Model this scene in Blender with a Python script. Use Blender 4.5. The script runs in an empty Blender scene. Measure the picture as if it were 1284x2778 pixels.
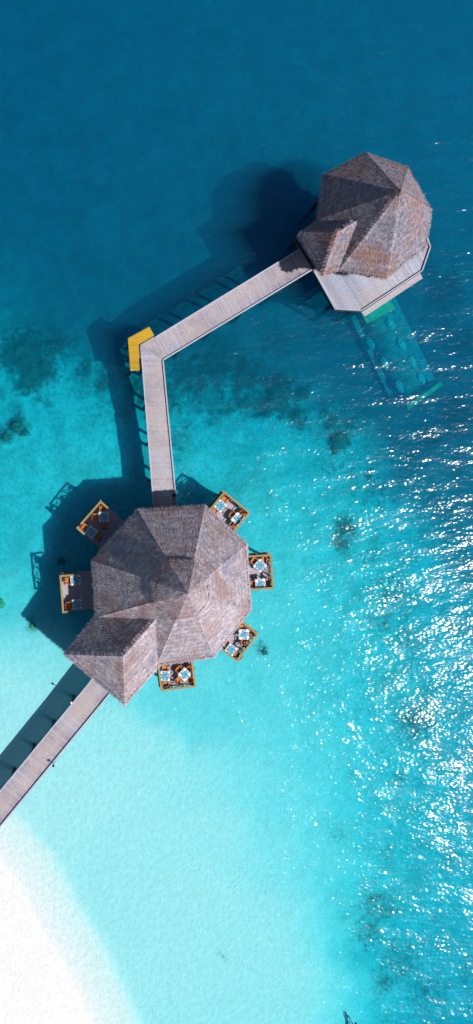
import bpy, bmesh, math, random
import numpy as np
from mathutils import Vector, Matrix, noise as mnoise
R = math.radians
random.seed(7)
S = bpy.context.scene
COL = S.collection

# ------------------------------------------------------------------ camera, world, sun, exposure
CAM_H = 61.6            # metres above the water, looking straight down
F = 1920.0              # focal length in photograph pixels
NX, NY = 250.0, 1300.0  # the point of the photograph straight below the lens
W0, H0 = 1284.0, 2778.0
SUN_EL, SUN_AZ = 51.0, 118.0      # azimuth clockwise from +Y

cd = bpy.data.cameras.new('camera')
cd.sensor_fit = 'VERTICAL'
cd.sensor_height = 36.0
cd.lens = 36.0 * F / H0
cd.shift_x = (W0 / 2 - NX) / H0
cd.shift_y = -(H0 / 2 - NY) / H0
cd.clip_end = 3000
cam = bpy.data.objects.new('camera', cd)
cam.location = (0, 0, CAM_H)
COL.objects.link(cam)
S.camera = cam

world = bpy.data.worlds.new('World')
S.world = world
world.use_nodes = True
wn = world.node_tree
bg = wn.nodes['Background']
sky = wn.nodes.new('ShaderNodeTexSky')
sky.sky_type = 'NISHITA'
sky.sun_disc = False
sky.sun_elevation = R(SUN_EL)
sky.sun_rotation = R(SUN_AZ)
wn.links.new(sky.outputs[0], bg.inputs[0])
bg.inputs[1].default_value = 0.055

sd = bpy.data.lights.new('sun', 'SUN')
sd.energy = 5.0
sd.angle = R(0.9)
sd.color = (1.0, 0.965, 0.93)
sun = bpy.data.objects.new('sun', sd)
COL.objects.link(sun)
Ldir = Vector((math.sin(R(SUN_AZ)) * math.cos(R(SUN_EL)), math.cos(R(SUN_AZ)) * math.cos(R(SUN_EL)), math.sin(R(SUN_EL))))
sun.rotation_euler = Ldir.to_track_quat('Z', 'Y').to_euler()
sun.location = Ldir * 200

S.view_settings.view_transform = 'Standard'
S.view_settings.look = 'None'
S.view_settings.exposure = 0.0
S.view_settings.gamma = 1.0
S.cycles.use_denoising = True
S.cycles.max_bounces = 8
S.cycles.transparent_max_bounces = 12
S.cycles.volume_bounces = 3
S.cycles.caustics_reflective = False
S.cycles.caustics_refractive = False

# ------------------------------------------------------------------ helpers
def P(px, py, z=0.0):
    """photograph position -> point of the place at height z"""
    k = (CAM_H - z) / F
    return Vector(((px - NX) * k, -(py - NY) * k, z))

def tag(o, label=None, cat=None, group=None, kind=None):
    if label: o['label'] = label
    if cat: o['category'] = cat
    if group: o['group'] = group
    if kind: o['kind'] = kind
    return o

def thing(name, label, cat, loc=(0, 0, 0), rz=0.0, group=None):
    o = bpy.data.objects.new(name, None)
    COL.objects.link(o)
    o.location = loc
    o.rotation_euler = (0, 0, rz)
    o.empty_display_size = 0.3
    return tag(o, label, cat, group)

def copy_tree(o, parent=None):
    c = o.copy()
    COL.objects.link(c)
    c.parent = parent
    for ch in [x for x in KIDS.get(o.name, [])]:
        copy_tree(ch, c)
    return c
KIDS = {}

class MB:
    """collects shapes for ONE mesh object"""
    def __init__(self):
        self.v = []; self.f = []; self.t = []
    def face(self, pts, t=0.5):
        n = len(self.v)
        self.v += [tuple(p) for p in pts]
        self.f.append(tuple(range(n, n + len(pts))))
        self.t.append(t)
    def prism(self, poly, z0, z1, t=0.5):
        """polygon (x, y) counter-clockwise, extruded"""
        a = sum(poly[i][0] * poly[(i + 1) % len(poly)][1] - poly[(i + 1) % len(poly)][0] * poly[i][1] for i in range(len(poly)))
        if a < 0: poly = list(reversed(poly))
        n = len(self.v); m = len(poly)
        self.v += [(p[0], p[1], z0) for p in poly] + [(p[0], p[1], z1) for p in poly]
        self.f.append(tuple(range(n + m, n + 2 * m))); self.t.append(t)
        self.f.append(tuple(reversed(range(n, n + m)))); self.t.append(t)
        for i in range(m):
            j = (i + 1) % m
            self.f.append((n + i, n + j, n + m + j, n + m + i)); self.t.append(t)
    def bar(self, a, b, w, h, t=0.5, up=(0, 0, 1)):
        """box running from a to b, w wide, h high, centred on the line"""
        a = Vector(a); b = Vector(b); d = (b - a).normalized(); up = Vector(up)
        if abs(d.dot(up)) > 0.98: up = Vector((0, 1, 0))
        s = d.cross(up).normalized(); u = s.cross(d).normalized()
        n = len(self.v)
        for c in (a, b):
            for i, j in ((-1, -1), (1, -1), (1, 1), (-1, 1)):
                self.v.append(tuple(c + s * (i * w / 2) + u * (j * h / 2)))
        for q in ((0, 1, 2, 3), (7, 6, 5, 4), (1, 0, 4, 5), (2, 1, 5, 6), (3, 2, 6, 7), (0, 3, 7, 4)):
            self.f.append(tuple(n + i for i in q)); self.t.append(t)
    def box(self, c, s, t=0.5, rz=0.0):
        cx, cy, cz = c; m = Matrix.Rotation(rz, 2)
        pts = [m @ Vector((i * s[0] / 2, j * s[1] / 2)) for i, j in ((-1, -1), (1, -1), (1, 1), (-1, 1))]
        self.prism([(cx + p[0], cy + p[1]) for p in pts], cz - s[2] / 2, cz + s[2] / 2, t)
    def tube(self, a, b, r0, r1=None, n=10, t=0.5, caps=True):
        r1 = r0 if r1 is None else r1
        a = Vector(a); b = Vector(b); d = (b - a).normalized()
        x = d.cross(Vector((0, 0, 1)) if abs(d.z) < 0.9 else Vector((1, 0, 0))).normalized(); y = d.cross(x)
        k = len(self.v)
        for c, r in ((a, r0), (b, r1)):
            for i in range(n):
                an = 2 * math.pi * i / n
                self.v.append(tuple(c + x * (r * math.cos(an)) + y * (r * math.sin(an))))
        for i in range(n):
            j = (i + 1) % n
            self.f.append((k + i, k + j, k + n + j, k + n + i)); self.t.append(t)
        if caps:
            self.f.append(tuple(reversed(range(k, k + n)))); self.t.append(t)
            self.f.append(tuple(range(k + n, k + 2 * n))); self.t.append(t)
    def lathe(self, prof, c=(0, 0, 0), n=20, t=0.5):
        k = len(self.v); m = len(prof)
        for r, z in prof:
            for i in range(n):
                an = 2 * math.pi * i / n
                self.v.append((c[0] + r * math.cos(an), c[1] + r * math.sin(an), c[2] + z))
        for q in range(m - 1):
            for i in range(n):
                j = (i + 1) % n
                self.f.append((k + q * n + i, k + q * n + j, k + (q + 1) * n + j, k + (q + 1) * n + i)); self.t.append(t)
    def build(self, name, mat, parent=None, world=True, smooth=False, bevel=0.0, ufn=None):
        off = Vector((0, 0, 0))
        if parent is not None and world:
            o = parent
            while o is not None:
                off += o.location; o = o.parent
        me = bpy.data.meshes.new(name)
        me.from_pydata([(v[0] - off[0], v[1] - off[1], v[2] - off[2]) for v in self.v], [], self.f)
        at = me.attributes.new('tint', 'FLOAT', 'FACE')
        at.data.foreach_set('value', self.t)
        if ufn:
            au = me.attributes.new('across', 'FLOAT', 'POINT'); au.data.foreach_set('value', [ufn(v) for v in self.v])
        me.materials.append(mat)
        if smooth: me.polygons.foreach_set('use_smooth', [True] * len(me.polygons))
        o = bpy.data.objects.new(name, me)
        COL.objects.link(o)
        if parent is not None:
            o.parent = parent
            KIDS.setdefault(parent.name, []).append(o)
        if bevel:
            b = o.modifiers.new('bevel', 'BEVEL'); b.width = bevel; b.segments = 2
        return o

def clip(poly, nx, ny, d):
    """keep the side nx*x+ny*y <= d of a convex polygon"""
    out = []
    for i in range(len(poly)):
        a = poly[i]; b = poly[(i + 1) % len(poly)]
        da = nx * a[0] + ny * a[1] - d; db = nx * b[0] + ny * b[1] - d
        if da <= 0: out.append(a)
        if da * db < 0:
            k = da / (da - db)
            out.append((a[0] + (b[0] - a[0]) * k, a[1] + (b[1] - a[1]) * k))
    return out

def planks(mb, poly, direction, z0, z1, w=0.145, gap=0.012, seed=1):
    """boards running along `direction`, cut to a convex polygon"""
    rnd = random.Random(seed)
    d = Vector((direction[0], direction[1])).normalized(); n = Vector((-d.y, d.x))
    vals = [n.x * p[0] + n.y * p[1] for p in poly]
    lo, hi = min(vals), max(vals)
    x = lo; i = 0; batch = 0.5; left = 0
    while x < hi:
        if left <= 0:
            batch = rnd.uniform(0.25, 0.75); left = rnd.randint(4, 16)
        left -= 1
        q = clip(poly, n.x, n.y, min(x + w - gap, hi))
        q = clip(q, -n.x, -n.y, -x)
        if len(q) >= 3:
            t = min(1, max(0, batch + rnd.uniform(-0.25, 0.25) + (0.4 if rnd.random() < 0.05 else 0)))
            mb.prism(q, z0, z1 + rnd.uniform(-0.003, 0.003), t)
        x += w

# ------------------------------------------------------------------ materials
def mat(name):
    m = bpy.data.materials.new(name); m.use_nodes = True
    nt = m.node_tree
    b = nt.nodes['Principled BSDF']
    return m, nt, b

def nd(nt, t, **kw):
    n = nt.nodes.new(t)
    for k, v in kw.items():
        if isinstance(k, str) and hasattr(n, k): setattr(n, k, v)
    return n

def coords(nt, scale=(1, 1, 1), kind='Object', rot=(0, 0, 0)):
    tc = nd(nt, 'ShaderNodeTexCoord'); mp = nd(nt, 'ShaderNodeMapping')
    mp.inputs['Scale'].default_value = scale; mp.inputs['Rotation'].default_value = rot
    nt.links.new(tc.outputs[kind], mp.inputs['Vector'])
    return mp.outputs['Vector']

def noise(nt, vec, scale, detail=4, rough=0.55, dist=0.0):
    n = nd(nt, 'ShaderNodeTexNoise')
    n.inputs['Scale'].default_value = scale; n.inputs['Detail'].default_value = detail
    n.inputs['Roughness'].default_value = rough; n.inputs['Distortion'].default_value = dist
    nt.links.new(vec, n.inputs['Vector'])
    return n.outputs['Fac']

def ramp(nt, fac, stops):
    r = nd(nt, 'ShaderNodeValToRGB')
    while len(r.color_ramp.elements) < len(stops): r.color_ramp.elements.new(0.5)
    for e, (p, c) in zip(r.color_ramp.elements, stops):
        e.position = p; e.color = (c[0], c[1], c[2], 1) if hasattr(c, '__len__') else (c, c, c, 1)
    nt.links.new(fac, r.inputs[0])
    return r.outputs[0]

def mix(nt, fac, a, b, mode='MIX'):
    m = nd(nt, 'ShaderNodeMix', data_type='RGBA', blend_type=mode)
    for s, v in ((m.inputs[0], fac), (m.inputs[6], a), (m.inputs[7], b)):
        if hasattr(v, 'is_output'): nt.links.new(v, s)
        elif hasattr(v, '__len__'): s.default_value = (v[0], v[1], v[2], 1)
        else: s.default_value = v
    return m.outputs[2]

def math_(nt, op, a, b=None, c=None, clampit=False):
    m = nd(nt, 'ShaderNodeMath', operation=op); m.use_clamp = clampit
    for i, v in enumerate((a, b, c)):
        if v is None: continue
        if hasattr(v, 'is_output'): nt.links.new(v, m.inputs[i])
        else: m.inputs[i].default_value = v
    return m.outputs[0]

def attr(nt, name):
    a = nd(nt, 'ShaderNodeAttribute'); a.attribute_name = name
    return a.outputs['Fac']

def bump(nt, h, b, strength=0.5, dist=0.02):
    n = nd(nt, 'ShaderNodeBump'); n.inputs['Strength'].default_value = strength; n.inputs['Distance'].default_value = dist
    nt.links.new(h, n.inputs['Height']); nt.links.new(n.outputs[0], b.inputs['Normal'])

def plain(name, c, rough=0.6, var=0.25, scale=6, metal=0.0):
    m, nt, b = mat(name)
    v = coords(nt)
    n = noise(nt, v, scale, 4)
    col = ramp(nt, n, [(0.3, [x * (1 - var) for x in c]), (0.7, [min(1, x * (1 + var)) for x in c])])
    nt.links.new(col, b.inputs['Base Color']); b.inputs['Roughness'].default_value = rough
    b.inputs['Metallic'].default_value = metal
    bump(nt, n, b, 0.2, 0.01)
    return m

def wood_mat(name, dark, light, stain, stretch=(1, 1, 1), worn=0.5):
    m, nt, b = mat(name)
    v = coords(nt, kind='Object')
    t = attr(nt, 'tint')
    col = ramp(nt, t, [(0.0, dark), (1.0, light)])
    n1 = noise(nt, v, 0.45, 5, 0.6)
    col = mix(nt, math_(nt, 'MULTIPLY', ramp(nt, n1, [(0.42, 0), (0.62, 1)]), worn), col, stain)
    ac = attr(nt, 'across')
    tread = math_(nt, 'MULTIPLY', math_(nt, 'MULTIPLY', ac, math_(nt, 'SUBTRACT', 1.0, ac)), 4.0)
    tread = math_(nt, 'POWER', tread, 2.0)
    tread = math_(nt, 'MULTIPLY', tread, ramp(nt, noise(nt, v, 0.8, 5, 0.65), [(0.32, 0.15), (0.66, 0.9)]))
    col = mix(nt, tread, col, [x * 1.15 for x in stain])
    n2 = noise(nt, v, 7.0, 6, 0.7)
    col = mix(nt, 0.75, col, ramp(nt, n2, [(0.3, 0.62), (0.7, 1.15)]), 'MULTIPLY')
    nt.links.new(col, b.inputs['Base Color']); b.inputs['Roughness'].default_value = 0.75
    bump(nt, n2, b, 0.35, 0.01)
    return m

M = {}
M['deck'] = wood_mat('weathered_grey_boards', (0.17, 0.165, 0.225), (0.46, 0.445, 0.55), (0.45, 0.38, 0.38), worn=0.75)
M['deck2'] = wood_mat('grey_blue_boards', (0.27, 0.30, 0.40), (0.50, 0.54, 0.68), (0.46, 0.38, 0.36), worn=0.6)
M['kerb'] = wood_mat('pale_kerb_wood', (0.42, 0.43, 0.52), (0.50, 0.51, 0.60), (0.45, 0.44, 0.5), worn=0.3)
M['floor'] = wood_mat('terrace_boards', (0.36, 0.31, 0.36), (0.52, 0.46, 0.50), (0.48, 0.42, 0.44), worn=0.4)
M['yellow'] = wood_mat('yellow_boards', (0.42, 0.22, 0.0), (0.66, 0.38, 0.004), (0.50, 0.32, 0.03), worn=0.6)
M['rail'] = wood_mat('olive_rail_wood', (0.27, 0.20, 0.07), (0.38, 0.29, 0.12), (0.40, 0.33, 0.20), worn=0.5)
M['dark'] = plain('dark_timber', (0.035, 0.03, 0.035), 0.8, 0.4)
M['pile'] = plain('wet_dark_pile', (0.03, 0.03, 0.04), 0.6, 0.4, 3)
M['orange'] = plain('orange_wood', (0.55, 0.17, 0.025), 0.5, 0.3, 14)
M['redwood'] = plain('dark_red_wood', (0.20, 0.022, 0.010), 0.5, 0.35, 14)
M['white'] = plain('white_paint', (0.78, 0.76, 0.78), 0.5, 0.05)
M['napkin'] = plain('white_cloth', (0.85, 0.86, 0.88), 0.9, 0.03, 20)
M['steel'] = plain('steel', (0.6, 0.6, 0.62), 0.3, 0.1, 5, 0.9)
M['clay'] = plain('clay_rim', (0.42, 0.22, 0.13), 0.7, 0.25, 9)
M['dark_disc'] = plain('near_black_brown', (0.012, 0.006, 0.006), 0.95, 0.4, 9)
M['wall'] = plain('woven_wall', (0.25, 0.17, 0.11), 0.8, 0.25, 4)

def glass_top():
    m, nt, b = mat('sky_tinted_table_top')
    v = coords(nt)
    n = noise(nt, v, 5, 3)
    nt.links.new(ramp(nt, n, [(0.3, (0.08, 0.27, 0.42)), (0.7, (0.12, 0.36, 0.52))]), b.inputs['Base Color'])  # the sky's blue reflection is put into the glass top's base colour
    b.inputs['Roughness'].default_value = 0.25
    return m
M['glass'] = glass_top()

def thatch_mat(name, base, light, red, blue):
    m, nt, b = mat(name)
    v = coords(nt)
    n1 = noise(nt, v, 0.33, 5, 0.62, 0.4)
    n2 = noise(nt, v, 2.4, 6, 0.7)
    n3 = noise(nt, v, 9.0, 5, 0.8)
    t = attr(nt, 'tint')
    col = mix(nt, ramp(nt, n2, [(0.32, 0), (0.68, 1)]), base, light)
    r = math_(nt, 'MULTIPLY', ramp(nt, n1, [(0.47, 0), (0.62, 1)]), ramp(nt, n2, [(0.35, 0.15), (0.62, 1)]))
    col = mix(nt, math_(nt, 'MULTIPLY', r, 0.75), col, red)
    shade_tint = ramp(nt, n1, [(0.33, 1), (0.45, 0)])
    col = mix(nt, math_(nt, 'MULTIPLY', shade_tint, 0.6), col, blue)  # scattered bluish patches: blue of shaded thatch put into the colour
    wv = nd(nt, 'ShaderNodeTexWave', wave_type='BANDS', bands_direction='Z')
    wv.inputs['Scale'].default_value = 0.75; wv.inputs['Distortion'].default_value = 2.5; wv.inputs['Detail'].default_value = 4; wv.inputs['Detail Scale'].default_value = 1.6
    nt.links.new(v, wv.inputs['Vector'])
    col = mix(nt, 0.45, col, ramp(nt, wv.outputs['Fac'], [(0.15, 0.78), (0.6, 1.06)]), 'MULTIPLY')
    col = mix(nt, 1.0, col, ramp(nt, n3, [(0.25, 0.75), (0.72, 1.22)]), 'MULTIPLY')
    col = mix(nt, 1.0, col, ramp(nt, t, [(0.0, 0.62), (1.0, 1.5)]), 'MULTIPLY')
    nt.links.new(col, b.inputs['Base Color'])
    b.inputs['Roughness'].default_value = 0.9
    b.inputs['Specular IOR Level'].default_value = 0.15
    bump(nt, n3, b, 0.8, 0.05)
    return m
M['thatch'] = thatch_mat('palm_thatch', (0.28, 0.235, 0.27), (0.62, 0.54, 0.585), (0.29, 0.14, 0.11), (0.23, 0.225, 0.33))
M['thatch2'] = thatch_mat('palm_thatch_grey', (0.19, 0.165, 0.21), (0.44, 0.39, 0.44), (0.38, 0.17, 0.10), (0.20, 0.21, 0.30))

# ------------------------------------------------------------------ seabed and beach
K = 1.0781   # the depth notes below are on a 1191 x 2576 reading of the photograph
DEPTH = [
 (0,0,6.6),(300,0,6.4),(600,0,6.1),(900,0,6.1),(1191,0,6.2),(0,250,6.3),(300,250,6.0),(600,250,5.7),(900,250,5.6),(1191,250,5.5),
 (0,500,6.0),(300,480,5.9),(600,420,5.9),(900,420,5.8),(1191,450,5.3),(150,680,6.1),(400,650,6.2),(650,600,6.4),(1191,650,5.2),
 (0,760,4.4),(0,840,3.0),(60,800,4.3),(120,790,5.2),(250,780,5.8),(400,800,6.2),(80,880,4.1),(40,950,3.2),(150,930,3.0),(200,880,3.9),(250,900,4.2),
 (60,1020,3.2),(200,1000,3.0),(300,960,3.5),(320,1100,3.1),(200,1100,2.9),(60,1120,2.9),(250,1200,2.7),(60,1220,2.8),(350,1200,3.0),
 (50,1350,2.75),(150,1400,2.75),(50,1450,2.4),(120,1500,2.5),(20,1530,2.0),(80,1580,1.7),(30,1620,1.3),(60,1700,1.05),(150,1650,1.3),(60,1800,1.05),
 (0,1900,0.9),(150,1850,1.1),(300,1650,1.7),(300,1400,2.6),(400,1500,2.3),(100,1950,0.9),(0,2000,0.8),
 (300,1850,1.2),(250,1950,0.95),(180,2000,0.8),(100,2050,0.8),(60,2040,0.75),(0,2080,0.6),
 (500,900,5.0),(480,960,3.7),(600,900,5.2),(560,980,3.6),(700,900,5.6),(800,880,6.0),(650,960,4.2),(760,960,4.0),(500,1040,3.1),(620,1060,3.1),(720,1030,3.4),(800,1020,3.6),
 (550,1150,2.8),(700,1160,2.7),(820,1130,3.1),(480,1200,2.9),(700,1280,2.45),(600,1350,2.4),(800,1260,2.7),(700,1400,2.2),(700,1550,2.05),(650,1700,1.95),(550,1800,1.8),(450,1750,1.8),
 (850,850,6.1),(1000,860,6.2),(1191,850,5.9),(900,960,5.6),(1000,1000,5.6),(1120,1000,6.0),(950,1080,4.7),(1050,1100,5.0),(1191,1080,5.3),(870,1120,3.2),
 (960,1180,3.5),(1080,1200,4.1),(1191,1200,4.3),(900,1280,2.85),(1000,1320,3.2),(1191,1350,3.9),(850,1400,2.55),(950,1450,2.8),(1050,1480,3.2),(1191,1500,3.5),
 (830,1550,2.3),(950,1600,2.7),(1080,1620,3.1),(1191,1650,3.3),(820,1700,2.25),(950,1750,2.6),(1080,1780,3.1),(1191,1800,3.3),
 (700,1850,1.85),(820,1900,2.05),(950,1930,2.5),(1060,1960,3.0),(1191,1980,3.2),(600,1950,1.5),(720,2030,1.65),(850,2080,2.1),(980,2100,2.7),(1120,2120,3.0),
 (500,1950,1.3),(400,1950,1.15),(400,2100,1.05),(550,2100,1.2),(680,2150,1.45),(780,2200,1.6),(880,2220,2.1),(960,2260,2.8),(1080,2280,2.9),(1191,2250,3.0),
 (500,2250,1.0),(620,2280,1.1),(720,2320,1.2),(820,2340,1.6),(900,2360,2.4),(980,2380,3.1),(1100,2400,3.0),(1191,2400,3.1),
 (500,2400,1.0),(620,2430,1.05),(740,2450,1.1),(830,2480,1.3),(890,2500,1.8),(950,2500,2.7),(1050,2520,3.1),(1191,2520,3.2),
 (450,2560,1.0),(620,2570,1.1),(780,2570,1.2),(860,2570,1.6),(920,2570,2.5),(1000,2580,3.1),
 (300,2100,1.0),(400,2300,0.95),(380,2450,0.85),
]
REEF = [(60,890,50,1.1),(110,930,38,.8),(150,870,35,.7),(70,960,30,.9),(40,1070,22,1.0),(15,1095,20,.8),(62,1085,14,.8),(50,1035,14,.6),(180,880,40,.4),
 (480,960,50,.7),(540,925,45,.8),(620,945,45,.8),(700,985,45,.8),(760,990,20,.8),(850,1108,24,1.1),(840,1180,36,.4),(870,1330,30,.8),(860,1365,26,.7),
 (985,1500,50,.45),(960,1560,44,.4),(1010,1610,40,.35),(1040,1810,44,.6),(930,1400,50,.3),(1120,740,42,.9),(1090,690,25,.5),(1150,1050,40,1.0),(1090,1100,36,.6),(1170,870,35,.9),(1130,820,25,.5),
 (955,2280,48,.5),(930,2350,44,.45),(1010,2420,50,.4),(1080,2500,50,.4),(970,2470,30,.5),(660,1635,16,.6),(940,1240,50,.35),(900,1060,50,.4),(560,2400,14,.3),(570,2420,10,.3),
 (450,1120,40,.35),(520,1010,40,.4),(350,960,30,.5),(80,1575,14,.6),(780,1420,30,.25),(700,1500,30,.2),(850,2100,30,.25),(1000,1960,24,.4),(1100,2060,30,.3),(120,1010,24,.4),
 (700,860,60,.4),(840,800,60,.4),(1080,960,80,.4),(560,870,40,.6),(430,1000,24,.6),(1020,1150,50,.5),(470,1070,26,.35),(250,1050,30,.25)]

dp = np.array(DEPTH, float); dpx = dp[:, 0] * K; dpy = dp[:, 1] * K; dpz = dp[:, 2]
dpz = np.interp(dpz, [0, 0.6, 1.2, 2.0, 2.5, 2.9, 3.1, 3.3, 3.6, 4.1, 4.7, 6.5], [0, 0.27, 0.37, 0.82, 1.25, 1.5, 1.85, 2.2, 2.6, 3.4, 4.1, 5.0])
SHORE = [(-400, 1600), (-200, 1900), (0, 2165), (60, 2215), (130, 2300), (210, 2440), (270, 2540), (325, 2650), (385, 2778), (450, 2930), (520, 3300), (560, 4200)]

def shore_dist(px, py):
    """signed distance in photograph pixels: positive on the beach side of the sand edge"""
    best = np.full(px.shape, 1e9); sgn = np.ones(px.shape)
    for (x0, y0), (x1, y1) in zip(SHORE[:-1], SHORE[1:]):
        dx, dy = x1 - x0, y1 - y0; L2 = dx * dx + dy * dy
        t = np.clip(((px - x0) * dx + (py - y0) * dy) / L2, 0, 1)
        d = np.hypot(px - x0 - t * dx, py - y0 - t * dy)
        cr = dx * (py - y0) - dy * (px - x0)
        upd = d < best
        best = np.where(upd, d, best); sgn = np.where(upd, np.where(cr > 0, 1.0, -1.0), sgn)
    return best * sgn

def fbm(x, y, sc, seed=0, octv=4):
    rs = np.random.RandomState(seed); out = np.zeros(x.shape); amp = 1.0
    for o in range(octv):
        for k in range(5):
            a = rs.uniform(0, 2 * np.pi); f = 2 * np.pi / sc * rs.uniform(0.7, 1.4) * 2 ** o; ph = rs.uniform(0, 6.28)
            a2 = rs.uniform(0, 2 * np.pi)
            out += amp * np.sin((x * np.cos(a) + y * np.sin(a)) * f + ph + 1.3 * np.sin((x * np.cos(a2) + y * np.sin(a2)) * f * 0.6 + ph * 2)) / 5
        amp *= 0.55
    return out

def depth_at(px, py):
    px = np.asarray(px, float); py = np.asarray(py, float)
    wx, wy = px / 31.0, py / 31.0
    px0, py0 = px, py
    px = px + 26 * fbm(wx, wy, 7.0, 41, 4); py = py + 30 * fbm(wx, wy, 7.5, 42, 4)
    cx = np.clip(px, -60, W0 + 60); cy = np.clip(py, -60, H0 + 60)
    num = np.zeros(px.shape); den = np.zeros(px.shape)
    for s, wgt in ((62.0, 1.0), (170.0, 0.012)):
        for x, y, z in zip(dpx, dpy, dpz):
            w = wgt * np.exp(-((cx - x) ** 2 + (cy - y) ** 2) / (2 * s * s))
            num += w * z; den += w
    d = num / np.maximum(den, 1e-12)
    sd_ = shore_dist(px0 * .88 + px * .12, py0 * .88 + py * .12)
    # the sand bank: a soft lip, then a rise to dry sand
    lip = 1 / (1 + np.exp(-np.clip((sd_ - 2) / 7.0, -40, 40)))
    bank = 0.15 - np.clip(sd_, 0, 130) / 130.0 * 0.13 - np.clip(sd_ - 110, 0, 600) / 100.0 * 0.2
    d = d * (1 - lip) + bank * lip
    # farther out of the frame the floor keeps falling
    out = np.maximum(0, np.hypot(px - cx, np.minimum(0, py - cy)) - 60)
    d = d + np.where(sd_ < 0, np.clip(out / 900, 0, 6) * np.clip(-sd_ / 500, 0, 1), 0)
    return d

def axis(lo, hi, step, far):
    a = list(np.arange(lo, hi, step)); s = step; x = a[-1]; y = a[0]
    pos = []; neg = []
    while x < far: s *= 1.10; x += s; pos.append(x)
    s = step
    while y > -far: s *= 1.10; y -= s; neg.append(y)
    return np.array(list(reversed(neg)) + a + pos)
gx = axis(-12.0, 40.0, 0.28, 450); gy = axis(-56.0, 50.0, 0.28, 450)
X, Y = np.meshgrid(gx, gy)
D = np.full(X.shape, 4.0)
for _ in range(4):
    px = X * F / (CAM_H + D) + NX; py = -Y * F / (CAM_H + D) + NY
    D = depth_at(px, py)
D = np.where(D > 0.3, D + np.clip(D - 0.3, 0, 2) * 0.055 * fbm(X, Y, 3.2, 3) + np.clip(D - 1.4, 0, 1) * 0.10 * fbm(X, Y, 9, 5), D + 0.004 * fbm(X, Y, 1.6, 8))
RF = np.zeros(X.shape)
for x, y, r, s in REEF:
    wob = 1 + 0.28 * fbm(X + x, Y + y, 3.0, 11, 3)
    q = np.hypot(px - x * K, py - y * K) / (r * 1.2 * K) * wob
    RF = np.maximum(RF, 1.15 * s * np.exp(-q * q * 0.9))
edge = np.exp(-((D - 2.5) / 0.55) ** 2) * np.clip(0.55 + 0.7 * fbm(X, Y, 4.5, 21, 4), 0, 1) * (px < 1010) * (py < 1300)
RF = np.maximum(RF, 0.85 * edge)
D = D - RF * np.clip(D - 0.9, 0, 2) * 0.40 * (0.6 + 0.6 * fbm(X, Y, 1.4, 13, 3))
def depth_world(x, y):
    i = min(max(int(np.searchsorted(gy, y)), 0), len(gy) - 1); j = min(max(int(np.searchsorted(gx, x)), 0), len(gx) - 1)
    return float(D[i, j])

def sand_mat():
    m, nt, b = mat('coral_sand')
    v = coords(nt)
    reef = attr(nt, 'reef')
    n1 = noise(nt, v, 0.42, 8, 0.72, 0.4)
    n2 = noise(nt, v, 2.2, 6, 0.65)
    n3 = noise(nt, v, 7.0, 3, 0.6)
    deep = attr(nt, 'deep')
    sand = ramp(nt, n2, [(0.32, (0.68, 0.685, 0.68)), (0.66, (0.77, 0.775, 0.77))])
    # rubble and algae film, more of it in the deeper parts
    film = math_(nt, 'MULTIPLY', ramp(nt, n1, [(0.42, 0), (0.64, 1)]), math_(nt, 'MULTIPLY', deep, 0.62))
    sand = mix(nt, film, sand, (0.30, 0.37, 0.31))
    spots = math_(nt, 'MULTIPLY', ramp(nt, noise(nt, v, 3.4, 4, 0.6), [(0.50, 0), (0.62, 1)]), math_(nt, 'MULTIPLY', deep, 0.48))
    sand = mix(nt, spots, sand, (0.30, 0.36, 0.32))
    depth_shade = math_(nt, 'MULTIPLY', attr(nt, 'depth_shade'), ramp(nt, n1, [(0.30, 0.55), (0.70, 0.95)]))  # deep floor darkened in colour, for light lost to the water
    sand = mix(nt, depth_shade, sand, (0.19, 0.22, 0.20))
    k = math_(nt, 'ADD', reef, math_(nt, 'MULTIPLY', math_(nt, 'SUBTRACT', n2, 0.5), 1.7))
    k = math_(nt, 'MULTIPLY', ramp(nt, k, [(0.22, 0), (0.75, 1)]), ramp(nt, reef, [(0.04, 0), (0.25, 1)]))
    col = mix(nt, math_(nt, 'MULTIPLY', k, 0.88), sand, ramp(nt, n3, [(0.3, (0.03, 0.05, 0.05)), (0.7, (0.11, 0.14, 0.11))]))
    nt.links.new(col, b.inputs['Base Color'])
    b.inputs['Roughness'].default_value = 0.95
    b.inputs['Specular IOR Level'].default_value = 0.1
    h = math_(nt, 'ADD', math_(nt, 'MULTIPLY', n2, 1.0), math_(nt, 'MULTIPLY', n3, 0.45))
    bump(nt, h, b, 0.55, 0.16)
    return m
M['sand'] = sand_mat()

def grid_mesh(name, facemask, kind_label=None):
    ny, nx = X.shape
    idx = np.arange(ny * nx).reshape(ny, nx)
    fy, fx = np.where(facemask)
    q = np.stack([idx[fy, fx], idx[fy, fx + 1], idx[fy + 1, fx + 1], idx[fy + 1, fx]], 1)
    used, inv = np.unique(q, return_inverse=True)
    inv = inv.reshape(q.shape)
    V = np.stack([X.ravel()[used], Y.ravel()[used], -D.ravel()[used]], 1)
    me = bpy.data.meshes.new(name)
    me.from_pydata(V.tolist(), [], inv.tolist())
    a = me.attributes.new('reef', 'FLOAT', 'POINT'); a.data.foreach_set('value', RF.ravel()[used])
    a = me.attributes.new('depth_shade', 'FLOAT', 'POINT'); a.data.foreach_set('value', np.clip((D.ravel()[used] - 2.0) / 1.3, 0, 1))
    a = me.attributes.new('deep', 'FLOAT', 'POINT'); a.data.foreach_set('value', np.clip((D.ravel()[used] - 0.6) / 0.9, 0, 1))
    me.polygons.foreach_set('use_smooth', [True] * len(me.polygons))
    me.materials.append(M['sand'])
    o = bpy.data.objects.new(name, me); COL.objects.link(o)
    tag(o, kind='structure')
    return o
fd = (D[:-1, :-1] + D[1:, :-1] + D[:-1, 1:] + D[1:, 1:]) / 4
grid_mesh('seabed', fd >= 0.0)
grid_mesh('beach', fd < 0.0)

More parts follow.
